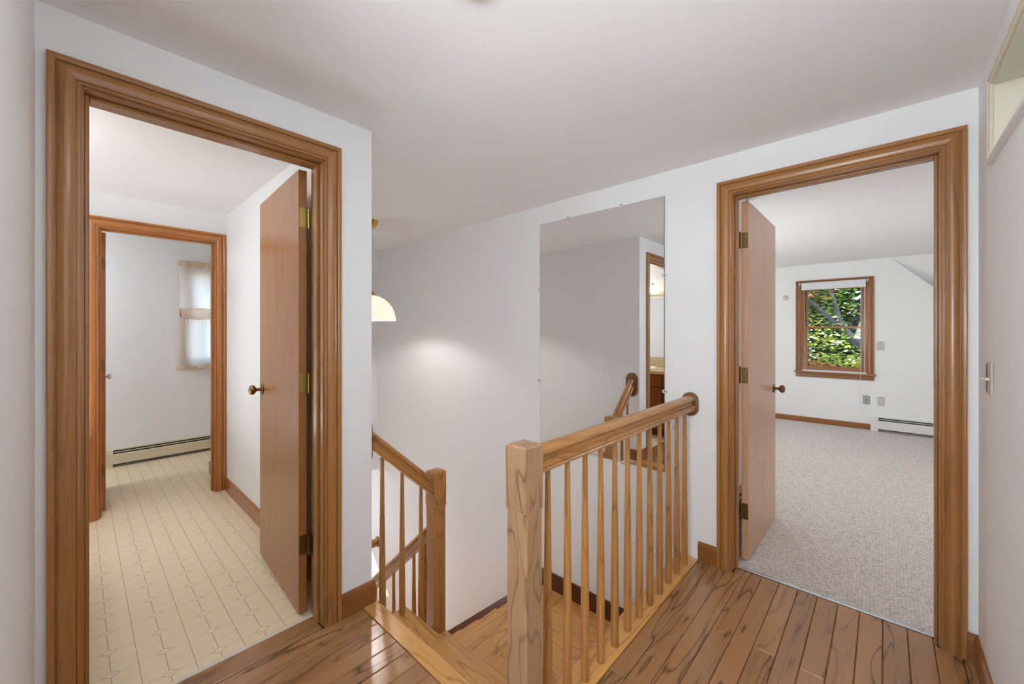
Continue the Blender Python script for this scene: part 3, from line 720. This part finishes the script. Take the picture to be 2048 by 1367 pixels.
# raised roller shade with its cord
rs = thing('roller_shade', (-.525, yF-.03, 1.88), 'white window shade rolled up at the top of the bedroom window', 'blind')
obj('shade_roll', MB().lathe([(0, 0), (.017, 0), (.017, .700), (0, .700)], (-.876, yF-.042, 1.975), 'x', 16), 'blind', rs)
obj('shade_cloth', MB().box(-.872, -.180, yF-.060, yF-.0585, 1.893, 1.975, 'z').box(-.872, -.180, yF-.062, yF-.056, 1.887, 1.893, 'z', .001), 'blind', rs)
for x in (-.893, -.162): obj('bracket', MB().box(x-.006, x+.006, yF-.058, yF-.0196, 1.955, 1.995, 'z', .002), 'steel', rs)
ct = thing('pull_cord', (-.229, yF-.065, .19), 'thin white pull cord hanging from the bedroom window shade', 'cord')
obj('cord', MB().tube([(-.229, yF-.066, 1.90), (-.230, yF-.068, 1.3), (-.231, yF-.065, .72), (-.232, yF-.062, .215)], .0022, 6), 'white', ct)
obj('tassel', MB().lathe([(0, 0), (.006, .002), (.007, .014), (.003, .026), (0, .027)], (-.232, yF-.062, .19), n=10), 'white', ct)

# plates on the far bedroom wall
def plate(x, z, mat, label, toggle=None, cat='outlet'):
    t = thing('wall_plate', (x, yF, z-.06), label, cat)
    p = obj('cover', MB().box(x-.036, x+.036, yF-.006, yF-.0003, z-.058, z+.058, 'z', .003, 2), mat, t)
    if toggle == 'jack': obj('jack', MB().lathe([(.007, 0), (.007, -.006), (0, -.006)], (x, yF-.006, z), 'y', 12), 'socket', t)
    elif toggle == 'switch': obj('toggle', MB().box(x-.005, x+.005, yF-.016, yF-.006, z-.004, z+.012, 'z', .001), 'ivory', t)
    else:
        for dz in (-.022, .022):
            q = obj('receptacle', MB().lathe([(.016, 0), (.016, -.002), (0, -.002)], (x, yF-.006, z+dz), 'y', 16), 'ivory', t)
            obj('slot', MB().box(x-.008, x-.005, yF-.0092, yF-.0081, z+dz-.006, z+dz+.006).box(x+.005, x+.008, yF-.0092, yF-.0081, z+dz-.006, z+dz+.006), 'socket', q)
    for dz in (-.045, .045): obj('screw', MB().lathe([(.003, 0), (.003, -.001), (0, -.001)], (x, yF-.0061, z+dz), 'y', 8), 'screw', t)
plate(-.037, 1.110, 'plate', 'pale wall plate right of the bedroom window', 'switch', 'switch')
plate(-.174, .394, 'plateg', 'darker grey jack plate beside the hanging cord', 'jack')
plate(-.032, .389, 'plate', 'pale outlet plate above the white heater', None)
dt = thing('wall_sensor', (-1.068, yF, 1.76), 'small round white fitting on wall left of the bedroom window', 'sensor')
obj('disc', MB().lathe([(0, -.014), (.020, -.014), (.030, -.010), (.034, -.004), (.034, 0), (0, 0)], (-1.068, yF-.0003, 1.797), 'y', 24), 'plate', dt)
obj('button', MB().lathe([(0, -.012), (.010, -.010), (.014, 0), (0, 0)], (-1.064, yF-.0146, 1.797), 'y', 16), 'steel', dt)

# ------------------------------------------------------------------ baseboard heaters
def heater(axis, face, sgn, a0, a1, h, mat, label, z=0.0, cap=.055, d=.058, capend='lo'):
    # runs along axis from a0 to a1 on wall plane 'face'
    mid = (a0+a1)/2
    loc = (mid, face, z) if axis == 'x' else (face, mid, z)
    t = thing('baseboard_heater', loc, label, 'heater')
    def sw(pr, b0, b1):
        if axis == 'x': return MB().sweep(pr, (b0, face+sgn*.0004, z), (b1, face+sgn*.0004, z), (0, sgn, 0), (0, 0, 1))
        return MB().sweep(pr, (face+sgn*.0004, b0, z), (face+sgn*.0004, b1, z), (sgn, 0, 0), (0, 0, 1))
    k = h/.175
    lo, hi = (a0+cap, a1) if capend == 'lo' else (a0, a1-cap)
    obj('back_panel', sw([(0, .012*k), (.003, .012*k), (.003, .167*k), (.034, .165*k), (.034, .170*k), (0, .175*k)], lo, hi), mat, t)
    obj('damper', sw([(.012, .150*k), (.046, .1445*k), (.048, .1495*k), (.012, .156*k)], lo, hi), mat, t)
    obj('front_cover', sw([(d-.006, .030*k), (d, .030*k), (d, .122*k), (d-.010, .131*k), (d-.014, .131*k), (d-.006, .120*k)], lo, hi), mat, t)
    obj('fins_shade', sw([(.004, .018*k), (.044, .018*k), (.044, .142*k), (.030, .160*k), (.004, .160*k)], lo, hi), 'dark', t)  # solid dark block for the fins, also paints shade into the slots
    c0, c1 = (a0, a0+cap) if capend == 'lo' else (a1-cap, a1)
    obj('end_cap', sw([(0, 0), (d+.003, 0), (d+.003, .135*k), (d-.010, .178*k), (0, .180*k)], c0, c1), mat, t)
    return t
heater('x', yF, -1, -.133, 1.38, .185, 'white', 'white baseboard heater right of the bedroom baseboard', .004, .075)
heater('y', -5.45, 1, .172, 1.9, .165, 'heater_cream', 'cream baseboard heater under the curtained window', 0, .055)
heater('y', -.76, 1, 2.62, 3.33, .19, 'plateg', 'grey baseboard heater glimpsed behind the open bedroom door', .004, .055, .05)

# ------------------------------------------------------------------ switch on the right wall
sw = thing('light_switch', (XR, 2.14, 1.075), 'two-gang light switch plate with ivory toggle on the right wall', 'switch')
obj('cover', MB().box(XR-.006, XR-.0003, 2.095, 2.185, 1.072, 1.188, 'z', .003, 2), 'plate', sw)
obj('toggle_bezel', MB().box(XR-.0075, XR-.0062, 2.160, 2.172, 1.082, 1.180, 'z', .0005), 'socket', sw)
obj('toggle', MB().box(XR-.022, XR-.0077, 2.161, 2.171, 1.124, 1.131, 'z', .0015), 'ivory', sw)
obj('toggle', MB().box(XR-.018, XR-.0062, 2.112, 2.122, 1.124, 1.134, 'z', .0015), 'ivory', sw)

# ------------------------------------------------------------------ interior window high on the right wall
w2 = thing('window_2', (XR, 1.6, 1.885), 'small cream-painted interior window high on the right wall', kind='structure')
pr2 = [(0, 0), (0, .008), (.004, .010), (.010, .010), (.012, .008), (.014, .012), (.020, .012), (.020, 0)]
obj('window_casing', MB().sweep(pr2, (XR, 2.100, 1.885), (XR, 2.100, 2.130), (0, 1, 0), (-1, 0, 0), -1, 1), 'cream', w2)
obj('window_casing', MB().sweep(pr2, (XR, 1.050, 1.885), (XR, 1.050, 2.130), (0, -1, 0), (-1, 0, 0), -1, 1), 'cream', w2)
obj('window_casing', MB().sweep(pr2, (XR, 1.050, 2.130), (XR, 2.100, 2.130), (0, 0, 1), (-1, 0, 0), -1, 1), 'cream', w2)
obj('window_casing', MB().sweep([(u*1.2, v*1.3) for u, v in pr2], (XR, 1.050, 1.885), (XR, 2.100, 1.885), (0, 0, -1), (-1, 0, 0), -1, 1), 'white', w2)
for (ya, yb) in ((2.088, 2.0995), (1.0505, 1.062)): obj('window_jamb', MB().box(XR-.001, XR+.1, ya, yb, 1.8855, 2.1295, 'z', .0008), 'cream', w2)
obj('window_jamb', MB().box(XR-.001, XR+.1, 1.0625, 2.0875, 2.118, 2.1295, 'y', .0008), 'cream', w2)
obj('window_jamb', MB().box(XR-.001, XR+.1, 1.0625, 2.0875, 1.8855, 1.894, 'y', .0008), 'white', w2)
obj('glazing_bead', MB().box(XR+.085, XR+.098, 2.078, 2.0878, 1.8945, 2.1175, 'z', .001).box(XR+.085, XR+.098, 1.063, 2.078, 2.108, 2.1175, 'y', .001), 'cream', w2)

# ------------------------------------------------------------------ far bathroom window and curtain
w3 = thing('window_3', (-5.45, 1.21, wz0), 'bathroom window behind cream tier curtains', kind='structure')
pq = [(u, v) for u, v in CASING]
obj('window_casing', MB().sweep(pq, (-5.45, wy0, wz1), (-5.45, wy1, wz1), (0, 0, 1), (1, 0, 0), -1, 1, 'y', True), 'base', w3)
obj('window_casing', MB().sweep(pq, (-5.45, wy0, wz0-.03), (-5.45, wy0, wz1), (0, -1, 0), (1, 0, 0), 0, 1, 'z', True), 'base', w3)
obj('window_casing', MB().sweep(pq, (-5.45, wy1, wz0-.03), (-5.45, wy1, wz1), (0, 1, 0), (1, 0, 0), 0, 1, 'z', True), 'base', w3)
obj('stool', MB().box(-5.5, -5.42, wy0-.08, wy1+.08, wz0-.055, wz0-.031, 'y', .004), 'base', w3)
m = MB(); 
for (a, b, c, d) in ((wy0, wy0+.05, wz0, wz1), (wy1-.05, wy1, wz0, wz1), (wy0+.05, wy1-.05, wz0, wz0+.05), (wy0+.05, wy1-.05, wz1-.05, wz1), (wy0+.05, wy1-.05, 1.46, 1.50)): m.box(-5.56, -5.53, a+.0005, b-.0005, c+.0005, d-.0005)
obj('sash_frame', m, 'base', w3)
obj('pane', MB().box(-5.548, -5.545, wy0+.048, wy1-.048, wz0+.048, wz1-.048), 'glass', w3)
cu = thing('tier_curtain', (-5.40, 1.2, .885), 'cream two-tier curtain gathered on a rod over the bathroom window', 'curtain')
def drape(y0, y1, z0, z1, xw, amp, n, ph, flare=0.0, step=46, rows=26):
    V = []; F = []
    for j in range(rows+1):
        tz = j/rows; z = z1+(z0-z1)*tz
        for i in range(step*2+1):
            u = i/(step*2); f = (1 if tz > .1 else .5+5*tz)
            y = y0-flare*tz*(1-u)+(y1-y0)*u
            x = xw+amp*f*math.sin(n*u*2*math.pi+ph+.8*math.sin(3*tz+u*4))*(.5+.5*tz)+.0035*math.sin(n*5.3*u*2*math.pi)*max(0, 1-tz*4)
            V.append((x, y, z+(.004*math.sin(u*31) if j == rows else 0)))
    W = step*2+1
    for j in range(rows):
        for i in range(W-1): F.append([j*W+i, j*W+i+1, (j+1)*W+i+1, (j+1)*W+i])
    return MB().add(V, F, 'z', True)
obj('lower_tier', drape(.715, 1.70, .905, 1.45, -5.402, .010, 6, .5, .025), 'curtain', cu)
obj('lower_hem', drape(.690, 1.70, .888, .930, -5.400, .012, 7, .9, 0.0, rows=4), 'hem', cu)
obj('upper_tier', drape(.712, 1.70, 1.53, 2.030, -5.378, .012, 5, 0.0, -.005), 'curtain', cu)
obj('upper_hem', drape(.722, 1.70, 1.425, 1.545, -5.377, .012, 5, 1.1, -.012, rows=6), 'hem', cu)
obj('heading', drape(.710, 1.70, 1.975, 2.036, -5.374, .006, 16, 0.0, 0.0, rows=5), 'hem', cu)
obj('curtain_rod', MB().lathe([(0, 0), (.005, 0), (.005, 1.01), (0, 1.01)], (-5.388, .705, 2.020), 'y', 10), 'white', cu)
for y in (.707, 1.713): obj('bracket', MB().box(-5.4302, -5.382, y-.004, y+.004, 2.013, 2.027, 'z', .001), 'white', cu)

# ------------------------------------------------------------------ vanity, seen only in the mirror
vx0, vx1, vy0, vy1 = -3.06, -1.962, -.62, -.075
va = thing('bathroom_vanity', ((vx0+vx1)/2, (vy0+vy1)/2, 0), 'dark oak bathroom vanity seen through the doorway in the mirror', 'vanity')
obj('body', MB().box(vx0+.01, vx1-.01, vy0+.001, vy1-.022, .09, .771, 'z', .001), 'cabinet', va)
obj('toe_kick', MB().box(vx0+.02, vx1-.02, vy0+.001, vy1-.08, .001, .0895, 'x'), 'skirt', va)
for i in range(2):
    a = vx0+.03+i*.53; b = a+.50
    dr = obj('cabinet_door', MB().box(a, b, vy1-.0215, vy1-.004, .12, .60, 'z', .004, 2), 'cabinet', va)
    obj('door_panel', MB().box(a+.06, b-.06, vy1-.0038, vy1+.0005, .18, .54, 'z', .002), 'cabinet', dr)
    obj('knob', MB().lathe([(.006, 0), (.006, .012), (.013, .018), (.012, .026), (0, .028)], (b-.03 if i == 0 else a+.03, vy1-.0038, .54), 'y', 12), 'oldbrass', dr)
    df = obj('drawer_front', MB().box(a, b, vy1-.0215, vy1-.004, .62, .755, 'x', .004, 2), 'cabinet', va)
ctp = obj('countertop', MB().box(vx0, vx1, vy0+.001, vy1+.012, .772, .812, 'x', .006, 2), 'counter', va)
obj('backsplash', MB().box(vx0, vx1, vy0+.001, vy0+.021, .8125, .935, 'x', .004, 2), 'counter', va)
sk_x, sk_y = -2.36, -.33
obj('sink', MB().lathe([(.205, .001), (.215, .006), (.205, .010), (.19, .007), (.16, .003), (.05, .002), (0, .0015)], (sk_x, sk_y, .812), n=32), 'porcelain', va)
fx = obj('faucet', MB().tube([(sk_x, vy0+.09, .813), (sk_x, vy0+.09, .88), (sk_x, vy0+.11, .905), (sk_x, vy0+.16, .905), (sk_x, vy0+.185, .885)], .011, 10).box(sk_x-.08, sk_x+.08, vy0+.07, vy0+.11, .8125, .826, 'x', .004), 'steel', va)
for dx in (-.065, .065): obj('handle', MB().lathe([(.010, 0), (.012, .02), (.018, .03), (.018, .045), (0, .05)], (sk_x+dx, vy0+.09, .8265), n=12), 'clip', fx)
vm = thing('vanity_mirror', (-2.5, vy0, .95), 'plain bathroom mirror above the vanity backsplash', 'mirror')
obj('mirror_glass', MB().box(vx0, vx1, vy0+.0062, vy0+.0068, .945, 1.745), 'mirror', vm)
obj('glass_edge', MB().box(vx0-.001, vx1+.001, vy0+.0005, vy0+.006, .944, 1.746), 'edge', vm)
vl = thing('vanity_light', (-2.5, vy0, 1.80), 'brass vanity light bar with lit bell glass shades over mirror', 'lamp')
obj('back_bar', MB().box(-2.95, -2.10, vy0+.0005, vy0+.03, 1.80, 1.85, 'x', .005, 2), 'cream', vl)
for x in (-2.30, -2.53, -2.76):
    obj('arm', MB().tube([(x, vy0+.03, 1.84), (x, vy0+.07, 1.86), (x, vy0+.10, 1.93), (x, vy0+.115, 1.95)], .006, 8), 'steel', vl)
    obj('cap', MB().lathe([(.030, 0), (.022, .016), (.010, .026), (.006, .045), (0, .05)], (x, vy0+.12, 1.925), n=16), 'steel', vl)
    obj('bell_shade', MB().lathe([(0, .0), (.060, 0), (.056, .012), (.046, .04), (.036, .075), (.028, .10), (0, .10)], (x, vy0+.12, 1.82), n=20), 'bell', vl)

# ------------------------------------------------------------------ outside the bedroom window
def leaves(n, box, tints, size, seed, name, parent, clusters, sg=(.22, .07)):
    rg = random.Random(seed); V = []; F = []; T = []
    cl = [(rg.uniform(box[0], box[1]), rg.uniform(box[2], box[3]), rg.uniform(box[4], box[5]), rg.choice(tints)) for _ in range(clusters)]
    for i in range(n):
        cx, cy, cz, tn = rg.choice(cl)
        p = Vector((rg.gauss(cx, sg[0]), rg.gauss(cy, .22), rg.gauss(cz, sg[1])))
        s = size*rg.uniform(.6, 1.3); a = rg.uniform(0, 6.28); tl = rg.uniform(-.6, .6); t2 = rg.uniform(-.5, .5)
        d = Vector((math.cos(a), math.sin(a), tl)).normalized(); e = Vector((-math.sin(a), math.cos(a), t2)).normalized()
        o = len(V)
        V += [p-d*s, p-e*s*.55-d*s*.15, p+d*s, p+e*s*.55-d*s*.15, p-e*s*.3+d*s*.45, p+e*s*.3+d*s*.45]
        F += [[o, o+1, o+3], [o+1, o+4, o+5, o+3], [o+4, o+2, o+5]]
        k = rg.uniform(.6, 1.25); c = [min(1, q*k) for q in lin(tn)[:3]]+[1]; T += [c]*6
    me = bpy.data.meshes.new(name); me.from_pydata([tuple(v-WO[parent.name]) for v in V], [], F)
    at = me.color_attributes.new('tint', 'FLOAT_COLOR', 'POINT'); at.data.foreach_set('color', [q for c in T for q in c])
    me.materials.append(M['leaf']); o = bpy.data.objects.new(name, me); COL.objects.link(o); o.parent = parent; o['kind'] = 'stuff'
    return o
GZ = -3.0
tr1 = thing('tree', (.6, 10.6, GZ), 'sunlit yellow-green tree just outside the bedroom window', 'tree')
obj('trunk', MB().tube([(.6, 10.6, GZ), (.5, 10.6, -1), (.15, 10.5, .4), (-.35, 10.4, 1.0)], [.16, .13, .09, .06], 10), 'bark', tr1)
obj('branch', MB().tube([(.5, 10.6, -.6), (-.2, 10.3, .35), (.45, 10.2, 1.1), (.9, 10.0, 1.9)], [.09, .07, .05, .03], 8), 'bark', tr1)
obj('branch', MB().tube([(-.35, 10.4, 1.0), (-1.0, 10.2, 1.8), (-1.8, 10.0, 2.6)], [.06, .04, .02], 8), 'bark', tr1)
obj('branch', MB().tube([(.15, 10.5, .4), (-.6, 10.2, 1.4), (-.9, 10.1, 2.6)], [.06, .04, .02], 8), 'bark', tr1)
leaves(15000, (-3.4, 1.8, 9.4, 11.2, -1.0, 3.4), [(172, 190, 70), (196, 204, 96), (128, 158, 62), (92, 128, 58), (206, 196, 110)], .046, 3, 'foliage', tr1, 260, (.26, .09))
leaves(900, (-2.4, -.6, 9.4, 10.2, 0.4, 2.4), [(178, 70, 74), (206, 120, 96), (196, 132, 60)], .045, 5, 'foliage', tr1, 9)
tr2 = thing('tree', (-1.8, 13.5, GZ), 'dark green tree standing farther behind the yellow-green one', 'tree')
obj('trunk', MB().tube([(-1.8, 13.5, GZ), (-1.7, 13.5, 0), (-1.6, 13.4, 3), (-1.6, 13.4, 5)], [.25, .2, .14, .06], 10), 'bark', tr2)
obj('branch', MB().tube([(-1.6, 13.4, 2), (-.6, 13.0, 3.4), (.4, 12.8, 4.4)], [.1, .07, .03], 8), 'bark', tr2)
leaves(34000, (-6, 4, 12.4, 15.0, -3, 6.5), [(58, 88, 46), (74, 104, 52), (48, 72, 48), (96, 124, 66)], .10, 8, 'foliage', tr2, 700, (.4, .3))
tr3 = thing('tree', (1.0, 18.5, GZ), 'deep shaded wood edge tree filling the distance beyond the window', 'tree')
obj('trunk', MB().tube([(1.0, 18.5, GZ), (1.0, 18.5, 1), (.8, 18.4, 5)], [.3, .24, .12], 10), 'bark', tr3)
leaves(14000, (-9, 8, 17, 20, -3, 10), [(44, 66, 52), (56, 80, 62), (66, 92, 60), (40, 58, 60)], .36, 11, 'foliage', tr3, 900, (.8, .6))
obj('ground', MB().box(-30, 30, 7.3, 45, GZ-.1, GZ, 'x'), 'grass', kind='structure', label='lawn below the bedroom window')
